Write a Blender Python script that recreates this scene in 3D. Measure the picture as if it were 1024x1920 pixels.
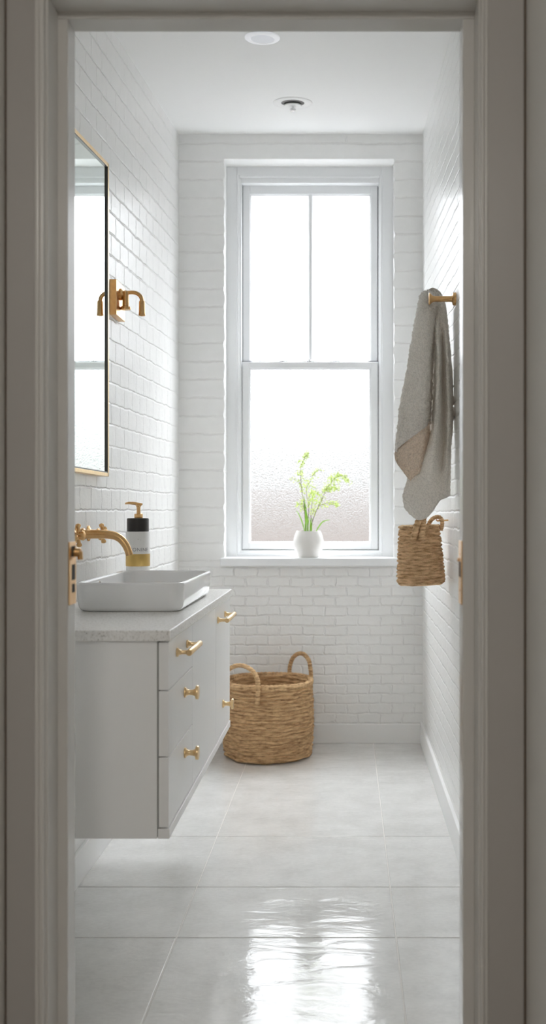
import bpy, bmesh, math, random
import numpy as np
from mathutils import Vector, Matrix
R = math.radians
random.seed(7); rng = np.random.default_rng(7)
S = bpy.context.scene
for o in list(bpy.data.objects): bpy.data.objects.remove(o)
COL = S.collection
# ------------------------------------------------------------------ camera
F = 1900.0; CX, CY = 650.0, 960.0; H = 1.1          # focal length and vanishing point for the 1024x1920 frame
cam = bpy.data.cameras.new('camera'); co = bpy.data.objects.new('camera', cam); COL.objects.link(co)
co.location = (0, 0, H); co.rotation_euler = (R(90), 0, 0)
cam.sensor_fit = 'VERTICAL'; cam.sensor_height = 36.0; cam.lens = 36.0*F/1920
cam.shift_x = (512-CX)/1920; cam.clip_start = .05
cam.dof.use_dof = True; cam.dof.focus_distance = 3.1; cam.dof.aperture_fstop = 3.6
S.camera = co
def P(px, py, Z): return Vector(((px-CX)/F*Z, Z, H-(py-CY)/F*Z))
def X(px, Z): return (px-CX)/F*Z
def Zh(py, Z): return H-(py-CY)/F*Z
# ------------------------------------------------------------------ light
W = bpy.data.worlds.new('sky'); S.world = W; W.use_nodes = True
bg = W.node_tree.nodes['Background']; bg.inputs[0].default_value = (.93, .965, 1, 1); _nt = W.node_tree
_tc = _nt.nodes.new('ShaderNodeTexCoord'); _sp = _nt.nodes.new('ShaderNodeSeparateXYZ'); _nt.links.new(_tc.outputs['Generated'], _sp.inputs[0])
_mx = _nt.nodes.new('ShaderNodeMath'); _mx.operation = 'MAXIMUM'; _mx.inputs[1].default_value = 0; _nt.links.new(_sp.outputs[2], _mx.inputs[0])
_ma = _nt.nodes.new('ShaderNodeMath'); _ma.operation = 'MULTIPLY_ADD'; _ma.inputs[1].default_value = 33.0; _ma.inputs[2].default_value = 1.25   # overcast sky, brighter overhead
_pw = _nt.nodes.new('ShaderNodeMath'); _pw.operation = 'POWER'; _pw.inputs[1].default_value = 1.6; _nt.links.new(_mx.outputs[0], _pw.inputs[0]); _nt.links.new(_pw.outputs[0], _ma.inputs[0]); _nt.links.new(_ma.outputs[0], bg.inputs[1])
S.view_settings.view_transform = 'Standard'; S.view_settings.look = 'None'; S.view_settings.gamma = 1
S.view_settings.use_curve_mapping = False; S.view_settings.exposure = 0.39
S.cycles.max_bounces = 12; S.cycles.diffuse_bounces = 10; S.cycles.glossy_bounces = 6; S.cycles.transmission_bounces = 8
S.cycles.transparent_max_bounces = 12; S.cycles.sample_clamp_indirect = 10
S.cycles.use_denoising = True
def area(name, loc, rot, sx, sy, power, color, portal=False):
    l = bpy.data.lights.new(name, 'AREA'); l.shape = 'RECTANGLE'; l.size = sx; l.size_y = sy; l.energy = power; l.color = color
    if portal: l.cycles.is_portal = True
    o = bpy.data.objects.new(name, l); COL.objects.link(o); o.location = loc; o.rotation_euler = rot; return o
area('window_portal', (-.17, 5.10, 1.77), (R(-90), 0, 0), .80, 1.85, 1, (1, 1, 1), True)
area('hall_fill_light', (-.15, -.9, 2.40), (R(28), 0, 0), .40, .40, 13.5, (1, .96, .90))  # added fill behind the camera to lift camera-facing surfaces, not a known lamp
# ------------------------------------------------------------------ materials
def newmat(name):
    m = bpy.data.materials.new(name); m.use_nodes = True; nt = m.node_tree
    return m, nt, nt.nodes['Principled BSDF'], nt.nodes['Material Output']
def N(nt, t, **kw):
    n = nt.nodes.new(t)
    for k, v in kw.items(): setattr(n, k, v)
    return n
def L(nt, a, b): nt.links.new(a, b)
def val(nt, op, a, b=None, c=None, clamp=False):
    n = N(nt, 'ShaderNodeMath', operation=op); n.use_clamp = clamp
    for i, v in enumerate((a, b, c)):
        if v is None: continue
        if isinstance(v, (int, float)): n.inputs[i].default_value = v
        else: L(nt, v, n.inputs[i])
    return n.outputs[0]
def noise(nt, scale, detail=3, rough=.5, vec=None, dist=0):
    n = N(nt, 'ShaderNodeTexNoise'); n.inputs['Scale'].default_value = scale; n.inputs['Detail'].default_value = detail
    n.inputs['Roughness'].default_value = rough; n.inputs['Distortion'].default_value = dist
    if vec is not None: L(nt, vec, n.inputs['Vector'])
    return n
def ramp(nt, fac, stops):
    r = N(nt, 'ShaderNodeValToRGB'); cr = r.color_ramp
    while len(cr.elements) < len(stops): cr.elements.new(.5)
    for e, (p, c) in zip(cr.elements, stops): e.position = p; e.color = (*c, 1)
    L(nt, fac, r.inputs[0]); return r.outputs[0]
def bump(nt, bsdf, h, strength, dist):
    b = N(nt, 'ShaderNodeBump'); b.inputs['Strength'].default_value = strength; b.inputs['Distance'].default_value = dist
    L(nt, h, b.inputs['Height']); L(nt, b.outputs[0], bsdf.inputs['Normal']); return b
def pos(nt): return N(nt, 'ShaderNodeNewGeometry').outputs['Position']
def objc(nt): return N(nt, 'ShaderNodeTexCoord').outputs['Object']
def scaled(nt, vec, s):
    m = N(nt, 'ShaderNodeMapping'); m.inputs['Scale'].default_value = s; L(nt, vec, m.inputs['Vector']); return m.outputs[0]
def simple(name, col, rough=.5, metal=0, bs=0, bscale=200, spec=.5, var=0, coat=0):
    m, nt, b, _ = newmat(name)
    b.inputs['Base Color'].default_value = (*col, 1); b.inputs['Roughness'].default_value = rough
    b.inputs['Metallic'].default_value = metal; b.inputs['Specular IOR Level'].default_value = spec
    if coat: b.inputs['Coat Weight'].default_value = coat; b.inputs['Coat Roughness'].default_value = .08
    if bs:
        n = noise(nt, bscale, 3, .5, pos(nt)); bump(nt, b, n.outputs[0], bs, .001)
    if var:
        n2 = noise(nt, 9, 4, .6, pos(nt))
        c = ramp(nt, n2.outputs[0], [(.3, tuple(x*(1-var) for x in col)), (.7, tuple(min(1, x*(1+var)) for x in col))])
        L(nt, c, b.inputs['Base Color'])
    return m
def brick_mat(name, axis, bw, bh, split=None, rough=.32, col=(.89, .89, .88), dist=.0035, mort=.006):
    m, nt, b, _ = newmat(name)
    sp = N(nt, 'ShaderNodeSeparateXYZ'); L(nt, pos(nt), sp.inputs[0])
    u = sp.outputs[axis]; v = sp.outputs[2]
    nz = noise(nt, 9, 2, .5, pos(nt)); nz2 = noise(nt, 38, 3, .6, pos(nt))
    if axis == 1:                                        # the courses follow the slope of the ceiling above eye height
        hc = val(nt, 'MULTIPLY_ADD', sp.outputs[1], .1104, 1.798-.1104*4.826)
        k = val(nt, 'DIVIDE', 1.798, hc); up = val(nt, 'MAXIMUM', val(nt, 'SUBTRACT', v, 1.1), 0)
        v = val(nt, 'ADD', v, val(nt, 'MULTIPLY', up, val(nt, 'SUBTRACT', k, 1)))
    du = val(nt, 'MULTIPLY', val(nt, 'SUBTRACT', nz2.outputs[0], .5), .022)
    dv = val(nt, 'MULTIPLY', val(nt, 'SUBTRACT', nz.outputs[0], .5), .014)
    dv2 = val(nt, 'MULTIPLY', val(nt, 'SUBTRACT', nz2.outputs[0], .5), .010)
    u2 = val(nt, 'ADD', u, du); v2 = val(nt, 'ADD', val(nt, 'ADD', v, dv), dv2)
    cb = N(nt, 'ShaderNodeCombineXYZ'); L(nt, u2, cb.inputs[0]); L(nt, v2, cb.inputs[1])
    def brick(w, h, ms):
        t = N(nt, 'ShaderNodeTexBrick'); t.offset = .5; t.squash = 1
        t.inputs['Scale'].default_value = 1; t.inputs['Brick Width'].default_value = w; t.inputs['Row Height'].default_value = h
        t.inputs['Mortar Size'].default_value = ms; t.inputs['Mortar Smooth'].default_value = 1
        L(nt, cb.outputs[0], t.inputs['Vector']); return t.outputs['Fac']
    f = brick(bw, bh, mort)
    if split:
        f2 = brick(*split[1]); g = val(nt, 'GREATER_THAN', sp.outputs[2], split[0])
        f = val(nt, 'ADD', val(nt, 'MULTIPLY', f, val(nt, 'SUBTRACT', 1, g)), val(nt, 'MULTIPLY', f2, g))
    f = val(nt, 'MULTIPLY', f, val(nt, 'MULTIPLY_ADD', noise(nt, 5, 2, .5, pos(nt)).outputs[0], 1.4, .25))
    fine = noise(nt, 130, 5, .6, pos(nt)); mid = noise(nt, 22, 3, .5, pos(nt))
    h = val(nt, 'ADD', val(nt, 'MULTIPLY', f, -1), val(nt, 'MULTIPLY', fine.outputs[0], .22))
    h = val(nt, 'ADD', h, val(nt, 'MULTIPLY', mid.outputs[0], .75))
    bump(nt, b, h, 1, dist)
    c = ramp(nt, mid.outputs[0], [(.3, tuple(x*.975 for x in col)), (.7, col)])
    L(nt, c, b.inputs['Base Color']); b.inputs['Roughness'].default_value = rough; b.inputs['Specular IOR Level'].default_value = .36
    return m
M = {}
M['brick_left'] = brick_mat('white painted brick left', 1, .135, .079, rough=.28, dist=.0032)
M['brick_right'] = brick_mat('white painted brick right', 1, .13, .058, rough=.28, dist=.0030)
M['brick_back'] = brick_mat('white painted brick back', 0, .107, .0465, split=(.84, (3.0, .0865, .006)), rough=.4, dist=.0029, mort=.0065)
M['ceiling'] = simple('ceiling paint', (.89, .89, .885), .7, bs=.15, bscale=60)
M['hall'] = simple('hall wall paint', (.74, .73, .71), .5, bs=.1, bscale=80)
M['trim'] = simple('white gloss trim', (.88, .88, .875), .35, bs=.08, bscale=40)
M['door_paint_shaded'] = simple('door gloss paint shaded', (.43, .415, .40), .3, bs=.08, bscale=30)  # darker copy of the frame paint, shade put into the colour
M['door_paint_lit'] = simple('door gloss paint lit', (.63, .62, .60), .25, bs=.06, bscale=30); M['gap'] = simple('dark seam', (.16, .12, .09), .8)  # lining is the same frame paint, with its brighter light put into the colour
M['window_paint'] = simple('window gloss paint', (.84, .85, .86), .3, bs=.06, bscale=40)
M['strip'] = simple('dark sash gap shade', (.16, .16, .17), .7); M['cabinet'] = simple('white lacquer', (.92, .92, .915), .38)  # the dark sash tone paints shadow gaps
M['shadow_gap'] = simple('front gap shade', (.35, .35, .34), .7)  # grey that paints shade into the gaps between cabinet fronts
M['ceramic'] = simple('white ceramic', (.87, .875, .88), .08, coat=.5)
M['rubber'] = simple('dark hole', (.02, .02, .02), .6)
M['black_cap'] = simple('black plastic', (.015, .013, .012), .35)
M['bottle'] = simple('white bottle', (.80, .80, .79), .4)
M['gold_label'] = simple('gold label band', (.62, .42, .13), .4, metal=.4, var=.15)
M['ink'] = simple('grey ink', (.30, .30, .31), .7)
M['chrome'] = simple('chrome', (.75, .75, .76), .18, metal=1)
M['fitting_dark'] = simple('dark fitting and frame shade', (.10, .10, .10), .3, metal=.6)
M['pot'] = simple('matt white ceramic', (.72, .70, .67), .6, bs=.25, bscale=120)
M['soil'] = simple('soil', (.08, .05, .03), .95, bs=1, bscale=200)
def brass(name, col, rough):
    m, nt, b, _ = newmat(name); b.inputs['Metallic'].default_value = 1
    n = noise(nt, 60, 4, .6, pos(nt)); L(nt, ramp(nt, n.outputs[0], [(.3, tuple(x*.85 for x in col)), (.7, col)]), b.inputs['Base Color'])
    b.inputs['Roughness'].default_value = rough; n2 = noise(nt, 300, 2, .5, pos(nt)); bump(nt, b, n2.outputs[0], .15, .0006); return m
M['brass'] = brass('brushed brass', (.80, .50, .23), .27)
M['brass_pale'] = brass('pale brass', (.92, .68, .38), .3)
def m_mirror():
    m, nt, b, _ = newmat('mirror glass'); b.inputs['Metallic'].default_value = 1
    b.inputs['Base Color'].default_value = (.84, .90, .86, 1); b.inputs['Roughness'].default_value = .01; return m
M['mirror'] = m_mirror()
def m_floor():
    m, nt, b, _ = newmat('pale stone tile')
    p = pos(nt)
    n1 = noise(nt, 7, 6, .65, scaled(nt, p, (1, 1, 1))); n2 = noise(nt, 60, 5, .7, scaled(nt, p, (1, 2.2, 1)))
    mix = val(nt, 'ADD', val(nt, 'MULTIPLY', n1.outputs[0], .6), val(nt, 'MULTIPLY', n2.outputs[0], .4))
    c = ramp(nt, mix, [(.36, (.68, .675, .66)), (.5, (.76, .755, .74)), (.64, (.83, .825, .81))])
    L(nt, c, b.inputs['Base Color'])
    rip = noise(nt, 1, 4, .55, scaled(nt, p, (7, 16, 1)), .6); fine = noise(nt, 90, 3, .6, scaled(nt, p, (1, 1.6, 1)))
    h = val(nt, 'ADD', rip.outputs[0], val(nt, 'MULTIPLY', fine.outputs[0], .05))
    bump(nt, b, h, 1, .0020)
    L(nt, val(nt, 'MULTIPLY_ADD', n1.outputs[0], .12, .03), b.inputs['Roughness']); b.inputs['Specular IOR Level'].default_value = .62
    return m
M['floor'] = m_floor(); M['grout'] = simple('light grout', (.74, .72, .69), .8)
M['hall_floor'] = simple('hall floor', (.42, .36, .30), .5, var=.1)
def m_stone():
    m, nt, b, _ = newmat('speckled stone worktop'); p = pos(nt)
    v = N(nt, 'ShaderNodeTexVoronoi'); v.inputs['Scale'].default_value = 170; L(nt, p, v.inputs['Vector'])
    n = noise(nt, 140, 5, .75, p)
    f = val(nt, 'MULTIPLY_ADD', v.outputs['Distance'], .35, val(nt, 'MULTIPLY', n.outputs[0], .75))
    L(nt, ramp(nt, f, [(.32, (.42, .40, .37)), (.45, (.80, .785, .76)), (.62, (.90, .89, .87))]), b.inputs['Base Color'])
    b.inputs['Roughness'].default_value = .25; return m
M['stone'] = m_stone()
def m_rope(name, dark, light):
    m, nt, b, _ = newmat(name); p = objc(nt)
    n = noise(nt, 1, 4, .65, scaled(nt, p, (26, 26, 150))); n2 = noise(nt, 380, 2, .5, p)
    f = val(nt, 'ADD', val(nt, 'MULTIPLY', n.outputs[0], .82), val(nt, 'MULTIPLY', n2.outputs[0], .18))
    L(nt, ramp(nt, f, [(.36, dark), (.46, tuple((a+c)/2 for a, c in zip(dark, light))), (.60, light)]), b.inputs['Base Color'])
    b.inputs['Roughness'].default_value = .85; b.inputs['Specular IOR Level'].default_value = .2
    bump(nt, b, n2.outputs[0], .5, .0018); return m
M['seagrass'] = m_rope('woven seagrass', (.26, .14, .06), (.72, .49, .27))
M['seagrass_small'] = m_rope('woven seagrass small', (.34, .20, .09), (.80, .56, .34))
def m_towel(name, col, warm=0):
    m, nt, b, out = newmat(name); p = objc(nt)
    v = N(nt, 'ShaderNodeTexVoronoi'); v.inputs['Scale'].default_value = 210; L(nt, p, v.inputs['Vector'])
    n = noise(nt, 120, 4, .7, p)
    h = val(nt, 'SUBTRACT', val(nt, 'ADD', n.outputs[0], .1), v.outputs['Distance'])
    L(nt, ramp(nt, h, [(0, tuple(x*.87 for x in col)), (.10, col)]), b.inputs['Base Color'])
    b.inputs['Roughness'].default_value = .95; b.inputs['Specular IOR Level'].default_value = .1
    b.inputs['Sheen Weight'].default_value = .25
    bump(nt, b, h, 1, .0018)
    t = N(nt, 'ShaderNodeBsdfTranslucent'); t.inputs[0].default_value = (*col, 1); mx = N(nt, 'ShaderNodeMixShader'); mx.inputs[0].default_value = .12
    L(nt, b.outputs[0], mx.inputs[1]); L(nt, t.outputs[0], mx.inputs[2]); L(nt, mx.outputs[0], out.inputs[0]); return m
M['towel'] = m_towel('terry towel', (.95, .905, .84)); M['towel_back_glow'] = m_towel('terry towel reverse glow', (.99, .85, .71))  # reverse is the same terry with a warm glow put into its colour
def m_leaf(name, col):
    m, nt, b, out = newmat(name); b.inputs['Base Color'].default_value = (*col, 1); b.inputs['Roughness'].default_value = .55
    t = N(nt, 'ShaderNodeBsdfTranslucent'); t.inputs[0].default_value = (*col, 1); mx = N(nt, 'ShaderNodeMixShader'); mx.inputs[0].default_value = .3
    L(nt, b.outputs[0], mx.inputs[1]); L(nt, t.outputs[0], mx.inputs[2]); L(nt, mx.outputs[0], out.inputs[0]); return m
M['leaf'] = m_leaf('pale green leaf', (.52, .64, .20)); M['blade'] = m_leaf('green blade', (.22, .42, .06)); M['twig'] = simple('brown twig', (.12, .075, .05), .8)
def m_pane(name, clear, cell):
    m, nt, b, out = newmat(name); nt.nodes.remove(b); p = pos(nt)
    tr = N(nt, 'ShaderNodeBsdfTransparent')
    v = N(nt, 'ShaderNodeTexVoronoi'); v.inputs['Scale'].default_value = 190; v.inputs['Randomness'].default_value = 1; L(nt, p, v.inputs['Vector'])
    c = ramp(nt, v.outputs['Distance'], [(.1, (1-cell*.35,)*3), (.7, (1-cell,)*3)]); L(nt, c, tr.inputs[0])
    rf = N(nt, 'ShaderNodeBsdfRefraction'); rf.inputs['IOR'].default_value = 1.15; rf.inputs['Roughness'].default_value = .42; rf.inputs[0].default_value = ((.9,)*3 if cell == 0 else (.56,)*3)+(1,)
    bp = N(nt, 'ShaderNodeBump'); bp.inputs['Strength'].default_value = 1; bp.inputs['Distance'].default_value = .0095; L(nt, v.outputs['Distance'], bp.inputs['Height'])
    L(nt, bp.outputs[0], rf.inputs['Normal'])
    mx = N(nt, 'ShaderNodeMixShader'); mx.inputs[0].default_value = 1-clear; L(nt, tr.outputs[0], mx.inputs[1]); L(nt, rf.outputs[0], mx.inputs[2])
    L(nt, mx.outputs[0], out.inputs[0]); return m
M['pane_upper'] = m_pane('clear upper pane', .9, 0); M['pane_lower'] = m_pane('obscured lower pane', .14, .5)
M['hedge'] = simple('dim hedge', (.17, .18, .175), .9, var=.2); M['garden_wall'] = simple('pale garden wall', (.135, .115, .105), .9, var=.2); M['yard_wall'] = simple('far yard wall', (.27, .27, .275), .9, var=.15); M['yard'] = simple('yard paving', (.10, .10, .10), .9)
def m_lamp(name, col, e):
    m, nt, b, _ = newmat(name); b.inputs['Base Color'].default_value = (.85, .86, .9, 1); b.inputs['Emission Color'].default_value = (*col, 1); b.inputs['Emission Strength'].default_value = e; return m
M['lamp_disc'] = m_lamp('lit diffuser', (.93, .95, 1), .2)
# ------------------------------------------------------------------ mesh helpers
WL = {}
class MB:
    def __init__(s): s.v = []; s.f = []; s.mi = []
    def add(s, vs, fs, mi=0):
        o = len(s.v); s.v += [tuple(map(float, v)) for v in vs]; s.f += [tuple(i+o for i in f) for f in fs]; s.mi += [mi]*len(fs); return s
    def box(s, a, b, mi=0):
        x0, y0, z0 = (min(a[i], b[i]) for i in range(3)); x1, y1, z1 = (max(a[i], b[i]) for i in range(3))
        return s.add([(x0,y0,z0),(x1,y0,z0),(x1,y1,z0),(x0,y1,z0),(x0,y0,z1),(x1,y0,z1),(x1,y1,z1),(x0,y1,z1)],
                     [(3,2,1,0),(4,5,6,7),(0,1,5,4),(1,2,6,5),(2,3,7,6),(3,0,4,7)], mi)
    def lathe(s, prof, c=(0,0,0), axis=(0,0,1), n=48, mi=0):
        q = Vector((0,0,1)).rotation_difference(Vector(axis)); c = Vector(c); vs = []; fs = []; m = len(prof)
        for r, z in prof:
            for k in range(n):
                a = 2*math.pi*k/n; vs.append(c + q @ Vector((r*math.cos(a), r*math.sin(a), z)))
        for i in range(m-1):
            for k in range(n):
                k2 = (k+1) % n; fs.append((i*n+k, i*n+k2, (i+1)*n+k2, (i+1)*n+k))
        if prof[0][0] > 1e-6: fs.append(tuple(reversed(range(n))))
        if prof[-1][0] > 1e-6: fs.append(tuple((m-1)*n+k for k in range(n)))
        return s.add(vs, fs, mi)
    def tube(s, pts, r, n=12, mi=0, cap=True):
        pts = [Vector(p) for p in pts]; m = len(pts); rs = r if hasattr(r, '__len__') else [r]*m
        vs = []; fs = []; t0 = (pts[1]-pts[0]).normalized(); up = Vector((0,0,1)) if abs(t0.z) < .9 else Vector((1,0,0))
        u = t0.cross(up).normalized()
        for i, p in enumerate(pts):
            t = (pts[min(i+1, m-1)]-pts[max(i-1, 0)]).normalized(); u = (u - t*u.dot(t)).normalized(); w = t.cross(u)
            for k in range(n):
                a = 2*math.pi*k/n; vs.append(p + (u*math.cos(a)+w*math.sin(a))*rs[i])
        for i in range(m-1):
            for k in range(n):
                k2 = (k+1) % n; fs.append((i*n+k, i*n+k2, (i+1)*n+k2, (i+1)*n+k))
        if cap: fs.append(tuple(reversed(range(n)))); fs.append(tuple((m-1)*n+k for k in range(n)))
        return s.add(vs, fs, mi)
    def build(s, name, mats, parent=None, smooth=0, bevel=0, origin=None, seg=2):
        me = bpy.data.meshes.new(name)
        org = Vector(origin) if origin is not None else Vector((0,0,0))
        me.from_pydata([tuple(Vector(v)-org) for v in s.v], [], s.f); me.update()
        bm = bmesh.new(); bm.from_mesh(me); bmesh.ops.recalc_face_normals(bm, faces=bm.faces); bm.to_mesh(me); bm.free()
        if not isinstance(mats, (list, tuple)): mats = [mats]
        for m in mats: me.materials.append(m)
        if len(mats) > 1: me.polygons.foreach_set('material_index', s.mi)
        if smooth:
            me.polygons.foreach_set('use_smooth', [True]*len(me.polygons)); me.set_sharp_from_angle(angle=R(smooth))
        o = bpy.data.objects.new(name, me); COL.objects.link(o); o.location = org
        WL[o.name] = org
        if parent is not None: o.parent = parent; o.location = org - WL.get(parent.name, parent.location)
        if bevel:
            b = o.modifiers.new('bevel', 'BEVEL'); b.width = bevel; b.segments = seg; b.limit_method = 'ANGLE'; b.harden_normals = False
            if not smooth: me.polygons.foreach_set('use_smooth', [False]*len(me.polygons))
        return o
def tag(o, label=None, cat=None, group=None, kind=None):
    if label: o['label'] = label
    if cat: o['category'] = cat
    if group: o['group'] = group
    if kind: o['kind'] = kind
    return o
def empty(name, loc, **kw):
    o = bpy.data.objects.new(name, None); o.empty_display_size = .05; COL.objects.link(o); o.location = loc; tag(o, **kw); return o
def crom(pts, n):
    pts = [np.array(p, float) for p in pts]; out = []; m = len(pts)
    for i in range(m-1):
        p0 = pts[max(i-1,0)]; p1 = pts[i]; p2 = pts[i+1]; p3 = pts[min(i+2,m-1)]
        for k in range(n):
            t = k/n; out.append(.5*((2*p1)+(-p0+p2)*t+(2*p0-5*p1+4*p2-p3)*t*t+(-p0+3*p1-3*p2+p3)*t**3))
    out.append(pts[-1]); return out
# ------------------------------------------------------------------ room
XL, XR, YB, YF = -.80, .363, 4.826, 1.90
def hc(Y): return H + 1.798 - .1104*(4.826-Y)
def struct(o, label, cat): return tag(o, label, cat, kind='structure')
# floor: grout bed with raised tiles
cols = [-1.0, -.44, .128, .69]; rows = [1.75, 2.17, 2.619, 2.973, 3.4375, 4.90]
f = MB(); f.box((XL-.1, 1.79, -.05), (XR+.1, YB+.05, -.0018), 1); g = .0020
for i in range(3):
    for j in range(5):
        x0, x1 = max(cols[i]+g, XL-.03), min(cols[i+1]-g, XR+.03); y0, y1 = max(rows[j]+g, 1.79), min(rows[j+1]-g, YB+.03)
        f.box((x0, y0, -.02), (x1, y1, 0))
fl = f.build('floor', [M['floor'], M['grout']], bevel=.0009); struct(fl, 'pale grey polished stone floor of large tiles in the bathroom', 'floor')
fh = MB().box((-1.0, -2.0, -.06), (.8, 1.79, -.004)).build('floor_hall', M['hall_floor']); struct(fh, 'hall floor in front of the bathroom doorway', 'floor')
# ceiling
c = MB(); y0, y1 = YF-.05, YB+.1
c.add([(XL-.1,y0,hc(y0)),(XR+.1,y0,hc(y0)),(XR+.1,y1,hc(y1)),(XL-.1,y1,hc(y1)),(XL-.1,y0,3.1),(XR+.1,y0,3.1),(XR+.1,y1,3.1),(XL-.1,y1,3.1)],
      [(0,1,2,3),(7,6,5,4),(0,4,5,1),(1,5,6,2),(2,6,7,3),(3,7,4,0)])
struct(c.build('ceiling', M['ceiling']), 'plain white bathroom ceiling', 'ceiling')
struct(MB().box((XL-.12, YF-.02, -.02), (XL, YB+.15, 3.05)).build('wall_left', M['brick_left']), 'glossy white painted brick wall behind the mirror and vanity', 'wall')
struct(MB().box((XR, YF-.02, -.02), (XR+.12, YB+.15, 3.05)).build('wall_right', M['brick_right']), 'glossy white painted brick wall with the towel peg', 'wall')
# back wall with a jagged window opening
OX0, OX1, OZ0, OZ1 = X(420, YB), X(739.5, YB), Zh(1046, YB), Zh(298, YB); YI = 4.93
w = MB(); zs = [OZ0]; k = 0
ch = .0865; z = math.ceil(OZ0/ch)*ch
pts = []                                            # (z, inset)
zz = OZ0
while zz < OZ1:
    pts.append(zz); zz += ch/8
pts.append(OZ1)
def jag(z, sd):
    ph = (z/ch) % 1; d = min(ph, 1-ph)
    return (.0045*math.exp(-(d/.09)**2)) - .0020 + .0016*math.sin(z*41+sd) + .0012*math.sin(z*97+sd*2)
def colstrip(xo, xi, sgn, sd):
    for a, b in zip(pts[:-1], pts[1:]):
        ja, jb = sgn*jag(a, sd), sgn*jag(b, sd)
        if a == pts[0]: ja = 0
        w.add([(xo,YB,a),(xi+ja,YB,a),(xi+jb,YB,b),(xo,YB,b)], [(0,1,2,3)])
        w.add([(xi+ja,YB,a),(xi+ja*.3-sgn*.0,YB+.012,a),(xi+jb*.3,YB+.012,b),(xi+jb,YB,b)], [(0,1,2,3)])
        w.add([(xi+ja*.3,YB+.012,a),(xi,YI+.06,a),(xi,YI+.06,b),(xi+jb*.3,YB+.012,b)], [(0,1,2,3)])
colstrip(XL-.05, OX0, -1, 0); colstrip(XR+.05, OX1, 1, 3)
w.add([(XL-.05,YB,OZ1),(XR+.05,YB,OZ1),(XR+.05,YB,3.05),(XL-.05,YB,3.05)], [(0,1,2,3)])
w.add([(OX0,YB,OZ1),(OX1,YB,OZ1),(OX1,YI+.06,OZ1-.004),(OX0,YI+.06,OZ1-.004)], [(0,1,2,3)])
w.add([(XL-.05,YB,-.02),(XR+.05,YB,-.02),(XR+.05,YB,OZ0),(XL-.05,YB,OZ0)], [(0,1,2,3)])
w.add([(OX0,YB,OZ0),(OX1,YB,OZ0),(OX1,YI+.06,OZ0),(OX0,YI+.06,OZ0)], [(0,1,2,3)])
YO = YB+.26                                          # outer skin
for a, b in (((XL-.12,YB+.14,-.1),(OX0-.02,YO,3.1)), ((OX1+.02,YB+.14,-.1),(XR+.12,YO,3.1)), ((OX0-.02,YB+.14,OZ1+.02),(OX1+.02,YO,3.1)), ((OX0-.02,YB+.14,-.1),(OX1+.02,YO,OZ0-.02))): w.box(a, b)
struct(w.build('wall_back', M['brick_back']), 'white painted brick wall around the sash window', 'wall')
# front wall with the doorway and the hall in front
zt = H+.916
for nm, a, b in (('wall_front', (XL-.12, 1.80, -.02), (-.530, 1.898, 3.05)), ('wall_front', (.236, 1.80, -.02), (XR+.12, 1.898, 3.05)), ('wall_front', (-.530, 1.80, zt+.004), (.236, 1.898, 3.05))):
    struct(MB().box(a, b).build(nm, M['trim']), 'white wall that holds the doorway', 'wall')
HX0, HX1 = -.6025, .3165
struct(MB().box((HX0-.1, -2.0, -.05), (HX0, 1.795, 2.5)).build('wall_hall_left', M['hall']), 'shaded hall wall at the left edge of the photo', 'wall')
struct(MB().box((HX1, -2.0, -.05), (HX1+.1, 1.795, 2.5)).build('wall_hall_right', M['hall']), 'shaded hall wall at the right edge of the photo', 'wall')
struct(MB().box((HX0-.1, -2.1, -.05), (HX1+.1, -2.0, 2.6)).build('wall_hall_rear', M['hall']), 'hall wall behind the viewer', 'wall')
struct(MB().box((HX0-.1, -2.0, 2.45), (HX1+.1, 1.795, 2.55)).build('ceiling_hall', M['hall']), 'hall ceiling', 'ceiling')
# baseboards
def baseboard(nm, a, b, lab, m='trim'):
    struct(MB().box(a, b).build(nm, M[m], bevel=.003), lab, 'baseboard')
baseboard('baseboard_left', (XL, 1.91, 0), (XL+.013, YB-.001, .098), 'white baseboard along the left wall under the vanity')
baseboard('baseboard_right', (XR-.013, 1.91, 0), (XR, YB-.001, .100), 'white baseboard along the right wall under the towel')
baseboard('baseboard_back', (XL+.013, YB-.013, 0), (XR-.013, YB, .092), 'white baseboard below the window')
for nm, x0, x1, lab in (('baseboard_hall_left', HX0, HX0+.012, 'hall baseboard at the lower left corner'), ('baseboard_hall_right', HX1-.012, HX1, 'hall baseboard at the lower right corner')):
    baseboard(nm, (x0, -1.9, 0), (x1, 1.772, .165), lab, 'door_paint_shaded')
# ------------------------------------------------------------------ doorway
door = empty('door_1', (0, 1.86, 0), label='painted door frame around the open doorway with moulded architrave', cat='door frame', kind='structure')
Y0, Y1, Y2 = F/1062.6, F/1028, 1.90
XS0, XS1, ZS = -.509, .212, H+.900; XRB0, XRB1, ZR = -.527, .233, H+.912
st = MB(); st.box((XS0-.02, Y1, 0), (XS0, Y2, ZS)); st.box((XS1, Y1, 0), (XS1+.022, Y2, ZS)); st.box((XS0-.02, Y1, ZS), (XS1+.022, Y2, ZS+.02))
st.build('door_stop', M['door_paint_lit'], door, bevel=.002)
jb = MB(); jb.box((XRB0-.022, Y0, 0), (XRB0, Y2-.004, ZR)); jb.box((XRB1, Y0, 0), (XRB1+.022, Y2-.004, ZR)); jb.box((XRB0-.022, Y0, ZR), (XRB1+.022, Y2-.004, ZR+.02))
jb.build('jamb', M['door_paint_lit'], door, bevel=.002)
def arch(name, xa0, xa1, za, xb0, xb1, zb, y0, y1, bev):
    m = MB(); m.box((xb0, y0, 0), (xa0, y1, zb)); m.box((xa1, y0, 0), (xb1, y1, zb)); m.box((xa0, y0, za), (xa1, y1, zb)); return m.build(name, M['door_paint_lit' if 'bead' in name else 'door_paint_shaded'], door, bevel=bev, seg=4)  # beads take the painted lit tone of the same paint
arch('architrave', XRB0-.018, XRB1+.012, ZR+.018, -.5985, .3125, ZR+.10, Y0-.008, Y0+.012, .003)
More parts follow.
